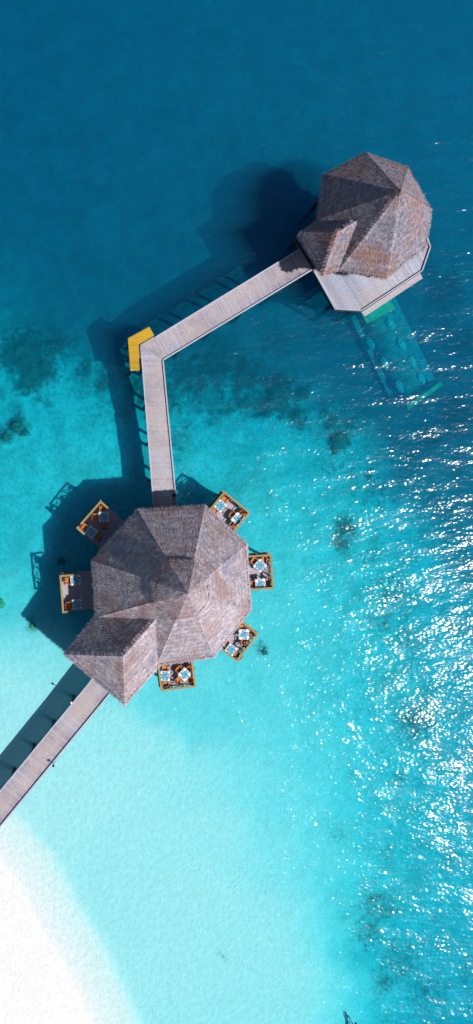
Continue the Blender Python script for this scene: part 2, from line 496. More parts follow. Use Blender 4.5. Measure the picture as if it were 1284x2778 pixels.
# ------------------------------------------------------------------ water
def water_mat():
    m = bpy.data.materials.new('lagoon_water'); m.use_nodes = True
    nt = m.node_tree; nt.nodes.clear()
    out = nd(nt, 'ShaderNodeOutputMaterial')
    tr = nd(nt, 'ShaderNodeBsdfTransparent'); gl = nd(nt, 'ShaderNodeBsdfGlossy')
    gl.inputs['Roughness'].default_value = 0.18
    fr = nd(nt, 'ShaderNodeFresnel'); fr.inputs['IOR'].default_value = 1.33
    mx = nd(nt, 'ShaderNodeMixShader')
    v1 = coords(nt, (1.0, 1.9, 1.0), rot=(0, 0, R(-28)))
    v0 = coords(nt)
    gust = ramp(nt, noise(nt, coords(nt, (1.0, 2.2, 1.0), rot=(0, 0, R(-25))), 0.22, 4, 0.65), [(0.38, 0.35), (0.68, 1.25)])
    w1 = noise(nt, v1, 0.7, 1, 0.5)
    w2 = noise(nt, v1, 2.0, 1, 0.5)
    w3 = noise(nt, v0, 3.6, 0, 0.5)
    h = math_(nt, 'ADD', math_(nt, 'MULTIPLY', w1, 0.066), math_(nt, 'ADD', math_(nt, 'MULTIPLY', w2, 0.048), math_(nt, 'MULTIPLY', w3, 0.028)))
    h = math_(nt, 'MULTIPLY', h, gust)
    v2 = coords(nt, (1.0, 2.6, 1.0), rot=(0, 0, R(-28)))
    h = math_(nt, 'ADD', h, math_(nt, 'MULTIPLY', noise(nt, v2, 0.20, 2, 0.5), 0.27))
    bp = nd(nt, 'ShaderNodeBump'); bp.inputs['Strength'].default_value = 1.0; bp.inputs['Distance'].default_value = 1.0
    nt.links.new(h, bp.inputs['Height'])
    nt.links.new(bp.outputs[0], gl.inputs['Normal'])
    ge = nd(nt, 'ShaderNodeNewGeometry')
    fac = math_(nt, 'MULTIPLY', fr.outputs[0], math_(nt, 'SUBTRACT', 1.0, ge.outputs['Backfacing']))
    nt.links.new(fac, mx.inputs[0]); nt.links.new(tr.outputs[0], mx.inputs[1]); nt.links.new(gl.outputs[0], mx.inputs[2])
    nt.links.new(mx.outputs[0], out.inputs['Surface'])
    ab = nd(nt, 'ShaderNodeVolumeAbsorption'); ab.inputs['Density'].default_value = 1.25
    ab.inputs['Color'].default_value = (0.0, 1 - 0.120, 1 - 0.062, 1)
    sc = nd(nt, 'ShaderNodeVolumeScatter'); sc.inputs['Density'].default_value = 0.17
    sc.inputs['Color'].default_value = (0.03, 0.52, 0.76, 1); sc.inputs['Anisotropy'].default_value = 0.2
    ad = nd(nt, 'ShaderNodeAddShader'); nt.links.new(ab.outputs[0], ad.inputs[0]); nt.links.new(sc.outputs[0], ad.inputs[1])
    nt.links.new(ad.outputs[0], out.inputs['Volume'])
    return m
WM = water_mat()
mb = MB(); mb.prism([(-440, -440), (440, -440), (440, 440), (-440, 440)], -45, 0.0)
tag(mb.build('water', WM), kind='structure')

# ------------------------------------------------------------------ walkways
ZD = 1.6          # deck height above the water
def XY(px, py, z=ZD):
    p = P(px, py, z); return (p.x, p.y)

def lerp(a, b, t): return (a[0] + (b[0] - a[0]) * t, a[1] + (b[1] - a[1]) * t)

def kerb(par, a, b, side_in, w=0.10, h=0.11, z=ZD, mt=None, name='kerb', gap=0.02):
    """a low kerb beam along the edge a-b, its outer face on the edge"""
    a = Vector(a).to_3d(); b = Vector(b).to_3d()
    d = (b - a).normalized(); s = Vector((-d.y, d.x, 0)) * side_in
    m = MB()
    m.bar(a + s * (w / 2) + Vector((0, 0, z + gap + h / 2)), b + s * (w / 2) + Vector((0, 0, z + gap + h / 2)), w, h, 0.6)
    n = max(2, int((b - a).length / 1.6))
    for i in range(n + 1):
        c = a + (b - a) * ((i + 0.0) / n * 0.98 + 0.01) + s * (w / 2) + Vector((0, 0, z + gap / 2 - 0.001))
        m.box(c, (w * 0.7, w * 0.7, gap), 0.2)
    return m.build(name, mt or M['kerb'], par)

def piles(par, a, b, half, step, z=ZD, start=0.5, r=0.14):
    a = Vector(a); b = Vector(b); L = (b - a).length; d = (b - a) / L; s = Vector((-d.y, d.x))
    q = start
    while q < L:
        c = a + d * q
        for k in (-1, 1):
            p = c + s * (half * k)
            m = MB(); zb = -depth_world(p.x, p.y) - 0.6
            m.tube((p.x, p.y, zb), (p.x, p.y, z - 0.34), r, n=12)
            m.build('pile', M['pile'], par, smooth=False)
        m = MB()
        e0 = c + s * (half + 0.18); e1 = c - s * (half + 0.18)
        m.bar((e0.x, e0.y, z - 0.25), (e1.x, e1.y, z - 0.25), 0.2, 0.2)
        m.build('cross_beam', M['dark'], par)
        q += step
    for k in (-1, 1):
        m = MB()
        e0 = a + s * (half * 0.8 * k); e1 = b + s * (half * 0.8 * k)
        m.bar((e0.x, e0.y, z - 0.10), (e1.x, e1.y, z - 0.10), 0.09, 0.12)
        m.build('joist', M['dark'], par)

def across(p, q):
    px_, py_, dx, dy = p[0], p[1], q[0] - p[0], q[1] - p[1]; L2 = dx * dx + dy * dy
    return lambda v: min(1, max(0, ((v[0] - px_) * dx + (v[1] - py_) * dy) / L2))
# shore walkway
a0 = XY(296, 1785); a1 = XY(346, 1825)
d = ((0 - 248), (2144 - 1843)); n_ = 3.1
b0 = XY(296 + d[0] * n_, 1785 + d[1] * n_); b1 = XY(346 + d[0] * n_, 1825 + d[1] * n_)
t = thing('boardwalk', 'straight grey plank boardwalk from the beach to the large thatched pavilion', 'boardwalk', (*lerp(lerp(a0, a1, .5), lerp(b0, b1, .5), .5), 0))
m = MB(); planks(m, [a0, a1, b1, b0], (a1[0] - a0[0], a1[1] - a0[1]), ZD - 0.04, ZD, seed=3)
m.build('deck_boards', M['deck'], t, ufn=across(a0, a1))
kerb(t, a0, b0, 1); kerb(t, a1, b1, -1)
piles(t, lerp(a0, a1, .5), lerp(b0, b1, .5), 0.86, 2.72, start=2.2)

# angled walkway between the pavilions
c0, c1 = XY(380, 936), XY(444, 978)
e0, e1 = XY(416.5, 1385), XY(482, 1385)
g0, g1 = XY(836, 661), XY(868, 721)
t = thing('boardwalk', 'bent plank boardwalk between the two pavilions, with a yellow landing at its bend', 'boardwalk', (*c0, 0))
m = MB(); planks(m, [c0, c1, e1, e0], (e1[0] - e0[0], e1[1] - e0[1]), ZD - 0.04, ZD, seed=5)
m.build('deck_boards', M['deck'], t, ufn=across(e0, e1))
m = MB(); planks(m, [c0, c1, g1, g0], (g1[0] - g0[0], g1[1] - g0[1]), ZD - 0.04, ZD, seed=8)
m.build('deck_boards', M['deck'], t, ufn=across(g0, g1))
kerb(t, XY(383.5, 975), e0, 1, w=0.09)
kerb(t, c1, e1, -1)
kerb(t, XY(421, 914.5), g0, -1, w=0.11); kerb(t, c1, g1, 1, w=0.11)
piles(t, lerp(c0, c1, .5), lerp(e0, e1, .5), 0.86, 3.2, start=1.2)
piles(t, lerp(c0, c1, .5), lerp(g0, g1, .5), 0.86, 3.2, start=2.4)

# yellow landing
ZY = ZD - 0.14
y = [XY(347.7, 918, ZY), XY(404.8, 887, ZY), XY(421, 914.6, ZY), XY(382, 937, ZY), XY(384.5, 1003, ZY), XY(354.4, 1005, ZY)]
t = thing('landing_platform', 'bright yellow slatted landing wrapped round the outer bend of the boardwalk', 'landing', (*y[0], 0))
m = MB(); planks(m, [y[0], y[1], y[2], y[3]], (y[1][0] - y[0][0], y[1][1] - y[0][1]), ZY - 0.04, ZY, 0.16, 0.02, 2)
planks(m, [y[0], y[3], y[4], y[5]], (y[4][0] - y[5][0], y[4][1] - y[5][1]), ZY - 0.04, ZY, 0.16, 0.02, 4)
m.build('deck_boards', M['yellow'], t)
m = MB()
for p, q in ((y[0], y[1]), (y[1], y[2]), (y[4], y[5]), (y[5], y[0])):
    m.bar((*p, ZY - 0.10), (*q, ZY - 0.10), 0.07, 0.115, 0.4)
m.build('edge_beam', M['rail'], t)
for p in (y[0], y[1], y[5], lerp(y[0], y[5], .5)):
    p = lerp(p, y[3], 0.12); m = MB(); m.tube((*p, -depth_world(*p) - .6), (*p, ZY - 0.05), 0.13, n=12); m.build('pile', M['pile'], t)

# ------------------------------------------------------------------ thatched roofs
def thatch(mb, a, b, c, d=None, dens=120, seed=0, lift=0.05, fringe=None, blade=0.28):
    """one roof slope (a-b is the eave, c-d the top) as a thick slab of overlapping palm bundles: base sheet + loose blades"""
    rnd = random.Random(seed)
    a, b, c = Vector(a), Vector(b), Vector(c); d = Vector(d) if d is not None else c
    n = (b - a).cross(d - a).normalized()
    if n.z < 0: n = -n
    nu = max(4, int((b - a).length / 0.35)); nv = max(4, int(((c + d) / 2 - (a + b) / 2).length / 0.35))
    def at(u, v):
        lo = a + (b - a) * u; hi = d + (c - d) * u
        p = lo + (hi - lo) * v
        edge = min(u, 1 - u, v, 1.0) * 4
        k = mnoise.noise(p * 0.9 + Vector((seed, 0, 0))) * 0.045 + mnoise.noise(p * 3.1) * 0.022
        return p + n * (k * min(1, max(0, edge)))
    rows = [[at(i / nu, j / nv) for i in range(nu + 1)] for j in range(nv + 1)]
    for j in range(nv):
        for i in range(nu):
            q = [rows[j][i], rows[j][i + 1], rows[j + 1][i + 1], rows[j + 1][i]]
            if (q[2] - q[3]).length < 1e-5: q = q[:3]
            mb.face(q, 0.42 + 0.1 * rnd.random())
    area = ((b - a).length + (c - d).length) / 2 * ((c + d) / 2 - (a + b) / 2).length
    for _ in range(int(area * dens)):
        while True:
            u, v = rnd.random(), rnd.random()
            wv = ((b - a).length * (1 - v) + (c - d).length * v) / max((b - a).length, (c - d).length)
            if rnd.random() < wv: break
        p = at(u, v)
        lo = a + (b - a) * u; hi = d + (c - d) * u
        dn = (lo - hi).normalized(); sd2 = n.cross(dn).normalized()
        dn = (dn + sd2 * rnd.gauss(0, 0.10)).normalized(); sd2 = n.cross(dn).normalized()
        L = blade * rnd.uniform(0.5, 1.3); w = rnd.uniform(0.010, 0.024)
        p0 = p + n * 0.022; p1 = p + dn * L + n * rnd.uniform(0.008, 0.04)
        tt = min(1, max(0, rnd.gauss(0.5, 0.13)))
        mb.face([p0 - sd2 * w, p0 + sd2 * w, p1 + sd2 * w * 0.6, p1 - sd2 * w * 0.6], tt)
    # ragged eave
    if fringe is None: fringe = True
    if fringe:
        L = (b - a).length
        for i in range(int(L * 26)):
            u = rnd.random(); lo = a + (b - a) * u; hi = d + (c - d) * u
            dn = (lo - hi).normalized() + Vector((0, 0, -0.25)); sd2 = (b - a).normalized(); w = rnd.uniform(0.02, 0.06)
            dn = dn + sd2 * rnd.gauss(0, 0.2)
            dz = Vector((0, 0, -rnd.uniform(0.0, 0.22)))
            p0 = lo - dn * 0.3 + n * 0.03 + dz; p1 = lo + dn * rnd.uniform(0.03, 0.26) + dz
            mb.face([p0 - sd2 * w, p0 + sd2 * w, p1 + sd2 * w * 0.4, p1 - sd2 * w * 0.4], min(1, max(0, rnd.gauss(0.45, 0.25))))
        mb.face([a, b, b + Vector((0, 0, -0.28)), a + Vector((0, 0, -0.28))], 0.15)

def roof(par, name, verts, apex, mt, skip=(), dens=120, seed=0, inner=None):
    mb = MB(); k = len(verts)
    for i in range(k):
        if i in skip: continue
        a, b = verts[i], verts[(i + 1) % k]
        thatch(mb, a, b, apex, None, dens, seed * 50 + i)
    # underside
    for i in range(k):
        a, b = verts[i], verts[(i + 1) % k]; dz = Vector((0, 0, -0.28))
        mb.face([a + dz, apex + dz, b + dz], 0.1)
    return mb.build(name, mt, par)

def ridge(mb, a, b, seed):
    """thatch bundles bent over a ridge"""
    rnd = random.Random(seed); a, b = Vector(a), Vector(b); d = (b - a); L = d.length; d.normalize()
    s = d.cross(Vector((0, 0, 1))).normalized()
    for i in range(int(L * 30)):
        p = a + (b - a) * rnd.random() + Vector((0, 0, 0.07))
        for k in (-1, 1):
            e = p + s * (k * rnd.uniform(0.15, 0.32)) + Vector((0, 0, -rnd.uniform(0.16, 0.24))) + d * rnd.gauss(0, 0.06)
            w = d * rnd.uniform(0.02, 0.05)
            mb.face([p - w, p + w, e + w * .6, e - w * .6], min(1, max(0, rnd.gauss(0.55, 0.22))))

ZE = 4.8
def Zm(x, y, z=ZE): return P(160 + x / 1.985, 1320 + y / 1.985, z)
def Zs(x, y, z=ZE): return P(760 + x / 2.481, 380 + y / 2.481, z)

def pavilion_body(t, verts, apex, zf, wallmat, seed, door_dir):
    """floor, posts, ring beam and low walls below the thatch"""
    c = sum(verts, Vector()) / len(verts); c.z = 0
    ring = [c + (v - c) * 0.80 for v in verts]
    m = MB(); planks(m, [(v.x, v.y) for v in [c + (v - c) * 0.86 for v in verts]], (1, 0.2), zf - 0.06, zf - 0.008, 0.16, 0.01, seed)
    m.build('floor', M['deck'], t)
    m = MB()
    for i in range(len(ring)):
        a, b = ring[i], ring[(i + 1) % len(ring)]
        m.bar((a.x, a.y, ZE + 0.35), (b.x, b.y, ZE + 0.35), 0.18, 0.22)
    m.build('ring_beam', M['dark'], t)
    for i, a in enumerate(ring):
        m = MB(); m.tube((a.x, a.y, zf - 0.01), (a.x, a.y, ZE + 0.3), 0.13, n=12); m.build('post', M['dark'], t)
        m = MB(); m.tube((a.x, a.y, -depth_world(a.x, a.y) - 0.8), (a.x, a.y, zf - 0.06), 0.18, n=12); m.build('pile', M['pile'], t)
    for i in range(len(ring)):
        a, b = ring[i], ring[(i + 1) % len(ring)]
        mid = (a + b) / 2 - c
        if mid.normalized().dot(door_dir) > 0.75: continue
        a2, b2 = lerp((a.x, a.y), (b.x, b.y), 0.04), lerp((a.x, a.y), (b.x, b.y), 0.96)
        m = MB(); m.bar((*a2, zf + 0.45), (*b2, zf + 0.45), 0.10, 0.9); m.build('low_wall', wallmat, t)

# ---- the large pavilion
apexm = Zm(695, 577, 12.2)
VM = [Zm(425, 125), Zm(787, 103), Zm(1013, 312), Zm(1036, 665), Zm(835, 920), Zm(525, 965), Zm(200, 705), Zm(180, 400)]
cm = sum(VM, Vector()) / 8
t = thing('pavilion', 'large mauve-grey thatched restaurant pavilion with a tiered cap, ringed by six dining terraces', 'pavilion', (cm.x, cm.y, 0))
am = apexm + Vector((0, 0, -0.35))
main = roof(t, 'thatch_roof', VM, am, M['thatch'], dens=95, seed=1)
fr_ = [0.37, 0.34, 0.31, 0.33, 0.33, 0.34, 0.335, 0.33]
VC = [am + (v - am) * k + Vector((0, 0, 0.36)) for v, k in zip(VM, fr_)]
cap = roof(t, 'roof_cap', VC, apexm, M['thatch'], dens=95, seed=2)
mb = MB()
for v in VM: ridge(mb, v, am, 5)
mb.build('ridge_thatch', M['thatch'], t)
ZR = 8.3
R1, R2 = Zm(530, 705, ZR), Zm(345, 915, ZR)
p1, p2, p3, p4 = Zm(30, 905), Zm(355, 1176), Zm(560, 945), Zm(225, 665)
R1b = R1 + (R1 - R2) * 0.25
mb = MB()
thatch(mb, p4, p1, R2, R1b, 130, 61)
thatch(mb, p1, p2, R2, None, 130, 62)
thatch(mb, p2, p3, R1b, R2, 130, 63)
dz = Vector((0, 0, -0.28))
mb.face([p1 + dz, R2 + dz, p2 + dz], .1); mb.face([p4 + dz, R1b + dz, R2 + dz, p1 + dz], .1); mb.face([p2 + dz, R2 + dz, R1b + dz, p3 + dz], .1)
ridge(mb, R1, R2, 3); ridge(mb, R2, p1, 4); ridge(mb, R2, p2, 5)
mb.build('porch_roof', M['thatch'], t)
pavilion_body(t, VM, apexm, ZD, M['wall'], 31, Vector((-0.75, -0.66, 0)))
for q in (lerp(p1, p2, 0.14), lerp(p1, p2, 0.86)):
    q = Vector((q[0], q[1], 0)) + (Vector((cm.x, cm.y, 0)) - Vector((q[0], q[1], 0))).normalized() * 0.7
    m = MB(); m.tube((q.x, q.y, -depth_world(q.x, q.y) - .6), (q.x, q.y, ZE + 0.4), 0.13, n=12); m.build('post', M['dark'], t)
m = MB()
pf = [Vector((p.x, p.y, 0)) for p in (p1, p2, p3, p4)]; pc = sum(pf, Vector()) / 4
planks(m, [((pc + (p - pc) * .86).x, (pc + (p - pc) * .86).y) for p in pf], (1, 0.9), ZD - 0.09, ZD - 0.016, 0.16, 0.01, 9)
m.build('porch_floor', M['deck'], t)

# ---- the small pavilion
apexs = Zs(810, 345, 10.6)
VS = [Zs(578, 84), Zs(862, 180), Zs(1023, 468), Zs(985, 725), Zs(718, 925), Zs(402, 868), Zs(262, 535), Zs(296, 228)]
cs = sum(VS, Vector()) / 8
t = thing('pavilion', 'small dark grey thatched pavilion over deep water with an open plank terrace', 'pavilion', (cs.x, cs.y, 0))
roof(t, 'thatch_roof', VS, apexs, M['thatch2'], dens=95, seed=4)
mb = MB()
for v in VS: ridge(mb, v, apexs, 15)
mb.build('ridge_thatch', M['thatch2'], t)
ZR2 = 7.4
r1, r2 = Zs(505, 550, ZR2), Zs(385, 622, ZR2)
q1, q2, q3, q4 = Zs(128, 625), Zs(290, 905), Zs(410, 862), Zs(270, 545)
r1b = r1 + (r1 - r2) * 0.5
mb = MB()
thatch(mb, q4, q1, r2, r1b, 130, 71)
thatch(mb, q1, q2, r2, None, 130, 72)
thatch(mb, q2, q3, r1b, r2, 130, 73)
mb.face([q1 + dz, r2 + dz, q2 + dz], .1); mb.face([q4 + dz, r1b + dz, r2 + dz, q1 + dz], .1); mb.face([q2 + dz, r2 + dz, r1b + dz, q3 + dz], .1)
ridge(mb, r1, r2, 6); ridge(mb, r2, q1, 7); ridge(mb, r2, q2, 8)
mb.build('porch_roof', M['thatch2'], t)
pavilion_body(t, VS, apexs, ZD, M['wall'], 37, Vector((-0.8, -0.6, 0)))
DK = [Zs(95, 655, ZD), Zs(365, 1140, ZD), Zs(547, 1152, ZD), Zs(957, 882, ZD), Zs(1012, 722, ZD), Zs(960, 560, ZD), Zs(600, 400, ZD), Zs(300, 480, ZD)]
m = MB(); planks(m, [(p.x, p.y) for p in DK], (DK[1].x - DK[0].x + 0.3, DK[1].y - DK[0].y), ZD - 0.045, ZD + 0.004, 0.2, 0.012, 21)
m.build('terrace_boards', M['deck2'], t)
for i, j in ((0, 1), (1, 2), (2, 3), (3, 4), (4, 5)):
    A, B = DK[i], DK[j]
    if i == 0: A = A + (B - A) * 0.46
    kerb(t, (A.x, A.y), (B.x, B.y), 1, w=0.09, h=0.12, z=ZD + 0.004)
LS = [Zs(550, 1160, ZD - .35), Zs(572, 1187, ZD - .35), Zs(960, 930, ZD - .35), Zs(943, 893, ZD - .35)]
m = MB(); planks(m, [(p.x, p.y) for p in LS], (LS[2].x - LS[1].x, LS[2].y - LS[1].y), ZD - 0.40, ZD - 0.35, 0.17, 0.01, 22)
m.build('lower_step', M['floor'], t)
m = MB()
for i in range(len(DK)):
    A, B = DK[i], DK[(i + 1) % len(DK)]
    m.bar((A.x, A.y, ZD - 0.19), (B.x, B.y, ZD - 0.19), 0.1, 0.28)
m.build('edge_beam', M['dark'], t)
for i in (0, 1, 2, 3, 4):
    p = DK[i] + (cs - DK[i]).normalized() * 0.6
    m = MB(); m.tube((p.x, p.y, -depth_world(p.x, p.y) - .6), (p.x, p.y, ZD - 0.3), 0.17, n=12); m.build('pile', M['pile'], t)
m = MB(); A, B = Zs(92, 655, 3.5), Zs(228, 868, 3.5)
m.bar(A, B, 0.22, 0.16, 0.4); m.build('entrance_beam', M['dark'], t)

# ------------------------------------------------------------------ dining terraces
ZT = ZD + 1.0
TERR = [
 ('nw', (206.8, 1432.7), (273.3, 1357.5), 26, 27, 'shadowed dining terrace above the upper left corner of the large pavilion', True),
 ('w', (161.6, 1560.5), (169.6, 1663.7), 35, 15, 'dining terrace on the left side of the large pavilion, half in shadow', False),
 ('ne', (608.5, 1332.0), (680.4, 1390.6), 68, 70, 'dining terrace at the upper right corner of the large pavilion', False),
 ('e', (737.2, 1502.7), (744.0, 1597.5), 66, 66, 'dining terrace in the middle of the right side of the large pavilion', False),
 ('se', (703.4, 1720.5), (644.0, 1797.0), 56, 60, 'dining terrace at the lower right corner of the large pavilion', False),
 ('s', (532.8, 1863.8), (436.4, 1875.8), 74, 66, 'dining terrace at the bottom of the large pavilion beside its porch', False),
]
def terrace(key, A, B, sa, sb, label, gapped):
    a = P(*A, ZT); b = P(*B, ZT)
    e = (b - a); L = e.length; e.normalize()
    inn = Vector((-e.y, e.x, 0))
    c = Vector((cm.x, cm.y, 0))
    if inn.dot(c - Vector((a.x, a.y, 0))) < 0: inn = -inn
    dep = 3.0
    mid = (a + b) / 2 + inn * (dep / 2)
    t = thing('dining_terrace', label, 'terrace', (mid.x, mid.y, 0), group='dining terraces round the large pavilion')
    q = [a, b, b + inn * dep, a + inn * dep]
    m = MB(); planks(m, [(v.x, v.y) for v in q], (e.x, e.y), ZD - 0.05, ZD + 0.001, 0.12, 0.008, hash(key) % 7 + 50 if False else len(label))
    m.build('floor', M['floor'], t)
    m = MB()
    for u, v in ((q[0], q[1]), (q[1], q[2]), (q[2], q[3]), (q[3], q[0])):
        m.bar((u.x, u.y, ZD - 0.155), (v.x, v.y, ZD - 0.155), 0.08, 0.2)
    m.build('floor_frame', M['rail'], t)
    for v in (q[0] * .9 + q[2] * .1, q[1] * .9 + q[3] * .1, q[2] * .9 + q[0] * .1, q[3] * .9 + q[1] * .1):
        m = MB(); m.tube((v.x, v.y, -depth_world(v.x, v.y) - .6), (v.x, v.y, ZD - 0.06), 0.12, n=12); m.build('pile', M['pile'], t)
    def run(u, v, name, n, brace=True, ya=0.0, yb=0.0):
        """one side of the rail from u to v (at cap height)"""
        m = MB(); dd = (v - u).normalized()
        m.bar(u - dd * ya, v + dd * yb, 0.165, 0.05, 0.3 + random.random() * .5); m.build(name, M['rail'], t)
        m = MB(); m.bar(u + Vector((0, 0, -.9)), v + Vector((0, 0, -.9)), 0.04, 0.06); m.build('lower_rail', M['dark'], t)
        if brace:
            m = MB()
            for i in range(n):
                s0 = u + (v - u) * (i / n); s1 = u + (v - u) * ((i + 1) / n); lo = Vector((0, 0, -0.87)); hi = Vector((0, 0, -0.14))
                m.bar(s0 + lo, s1 + hi, 0.035, 0.045); m.bar(s0 + hi + dd.cross(Vector((0, 0, .04))), s1 + lo + dd.cross(Vector((0, 0, .04))), 0.035, 0.045)
            m.build('brace', M['dark'], t)
        for i in range(n + 1):
            w = u + (v - u) * (0.015 + 0.97 * i / n)
            m = MB(); m.bar((w.x, w.y, ZD), (w.x, w.y, ZT - 0.03), 0.08, 0.08); m.build('post', M['rail'], t)
    i_ = 0.0825
    ao = a + inn * i_ + e * i_; bo = b + inn * i_ - e * i_
    if gapped:
        run(ao, ao + e * 0.16, 'rail', 1, False, i_, 0)
        run(ao + e * 0.42, bo, 'rail', 3, True, 0, i_)
    else:
        run(ao, bo, 'rail', 3, True, i_, i_)
    k = (CAM_H - ZT) / F
    run(ao + inn * 0.09, ao + inn * (sa * k), 'side_rail', 2 if sa > 40 else 1, sa > 40)
    run(bo + inn * 0.09, bo + inn * (sb * k), 'side_rail', 2 if sb > 40 else 1, sb > 40)
for a in TERR: terrace(*a)

# ------------------------------------------------------------------ tables, chairs, napkins
def make_table():
    t = thing('dining_table', '', 'table')
    s = 0.84; h = 0.75
    m = MB(); m.prism([(-s / 2 + .03, -s / 2 + .03), (s / 2 - .03, -s / 2 + .03), (s / 2 - .03, s / 2 - .03), (-s / 2 + .03, s / 2 - .03)], h - 0.022, h + 0.002)
    m.build('table_top', M['glass'], t, False)
    m = MB()
    for i in range(4):
        r = Matrix.Rotation(i * math.pi / 2, 3, 'Z')
        m.bar(r @ Vector((-s / 2, -s / 2 + .015, h - 0.012)), r @ Vector((s / 2 - .03, -s / 2 + .015, h - 0.012)), 0.03, 0.045)
    m.build('rim', M['white'], t, False)
    for i in (-1, 1):
        for j in (-1, 1):
            m = MB(); m.bar((i * .36, j * .36, 0), (i * .36, j * .36, h - .035), 0.05, 0.05); m.build('leg', M['white'], t, False)
    return t

def make_chair():
    t = thing('dining_chair', '', 'chair')
    m = MB()
    m.prism([(-.235, -.20), (.235, -.20), (.25, .22), (-.25, .22)], 0.42, 0.455)
    for i in range(5): m.box((-.19 + i * .095, .01, .460), (.082, .40, .014), 0.5)
    m.build('seat', M['orange'], t, False)
    m = MB()
    pts = []
    for i in range(7):
        x = -.25 + i * .5 / 6; y_ = -.255 - 0.045 * math.cos(x / .25 * 1.4)
        pts.append((x, y_))
    for z0, z1, dy in ((.56, .66, 0), (.69, .79, -.02), (.82, .93, -.045)):
        for (x0, y0), (x1, y1) in zip(pts[:-1], pts[1:]):
            m.bar((x0, y0 + dy, (z0 + z1) / 2), (x1, y1 + dy, (z0 + z1) / 2), 0.045, z1 - z0)
    for x in (-.24, .24):
        m.bar((x, -.25, .40), (x, -.31, .93), 0.04, 0.04)
    m.build('backrest', M['redwood'], t, False)
    for x in (-1, 1):
        m = MB(); m.bar((x * .265, -.25, .66), (x * .265, .17, .66), 0.05, 0.03); m.bar((x * .265, .15, .42), (x * .265, .15, .65), 0.035, 0.035)
        m.build('armrest', M['orange'], t, False)
        for y_ in (-.2, .18):
            m = MB(); m.bar((x * .22, y_ * 1.1, 0), (x * .215, y_, .42), 0.045, 0.045); m.build('leg', M['redwood'], t, False)
    return t

def napkin_obj():
    m = MB(); z = 0.0
    m.prism([(-.115, -.10), (.13, -.085), (-.06, .14)], z, z + .012)
    m.prism([(-.09, -.08), (.09, -.07), (-.05, .10)], z + .012, z + .03)
    return m.build('napkin', M['napkin'])

def cutlery_obj():
    m = MB()
    m.bar((-.035, -.10, .004), (-.035, .10, .004), 0.018, .006); m.bar((.03, -.10, .004), (.03, .10, .004), 0.024, .006)
    return m.build('cutlery', M['napkin'])

def glass_obj():
    m = MB(); m.lathe([(0.0, 0.002), (.03, .002), (.038, .11), (.032, .11), (.026, .02), (0, .02)], n=12)
    return m.build('tumbler', M['white'], smooth=True)

TN = {'nw': 'upper left terrace', 'w': 'left terrace', 'ne': 'upper right terrace', 'e': 'right terrace', 'se': 'lower right terrace', 's': 'bottom terrace'}
# key, position word, table centre, angle, set like a star?, chairs
TAB = [
 ('nw', 'right', (282, 1401.8), -2, 0, [(260.5, 1402.5), (279.3, 1380.6), (284, 1424.6)]),
 ('nw', 'left', (247.8, 1443.4), 39, 0, [(229, 1430.3), (264.5, 1456)]),
 ('w', 'upper', (205.4, 1574), -5, 0, [(184.3, 1576)]),
 ('w', 'lower', (210, 1640), -5, 0, [(189.3, 1642)]),
 ('ne', 'upper', (597.8, 1372.0), 40, 2, [(610.5, 1355.2), (585.8, 1385.0)]),
 ('ne', 'lower', (645.3, 1408.4), 42, 1, [(631.5, 1397.0), (657.5, 1393.8), (632.5, 1423.5)]),
 ('e', 'upper', (705.8, 1534.6), 42, 2, [(690, 1522), (718.5, 1517.5)]),
 ('e', 'lower', (707, 1584), -5, 1, [(686, 1585), (728, 1581.5)]),
 ('se', 'upper', (662.3, 1721.0), 0, 1, [(659, 1701), (684, 1719), (664, 1742.5)]),
 ('se', 'lower', (627, 1762.9), 36, 2, [(615.0, 1745.5), (644, 1776)]),
 ('s', 'left', (447.8, 1834), 0, 2, [(449, 1813.6), (450.3, 1856.5)]),
 ('s', 'right', (501.3, 1829.8), 45, 1, [(486.5, 1816.2), (515.5, 1814.0), (516.8, 1844.5), (486.5, 1844.5)]),
]
def compass(dx, dy):
    h = 'upper' if dy < -7 else ('lower' if dy > 7 else ''); v = 'left' if dx < -7 else ('right' if dx > 7 else '')
    return (h + ' ' + v).strip() or 'near'
T0 = make_table(); C0 = make_chair(); N0 = napkin_obj(); K0 = cutlery_obj(); G0 = glass_obj()
ft = fc = fn = fk = fg = True
rnd = random.Random(4)
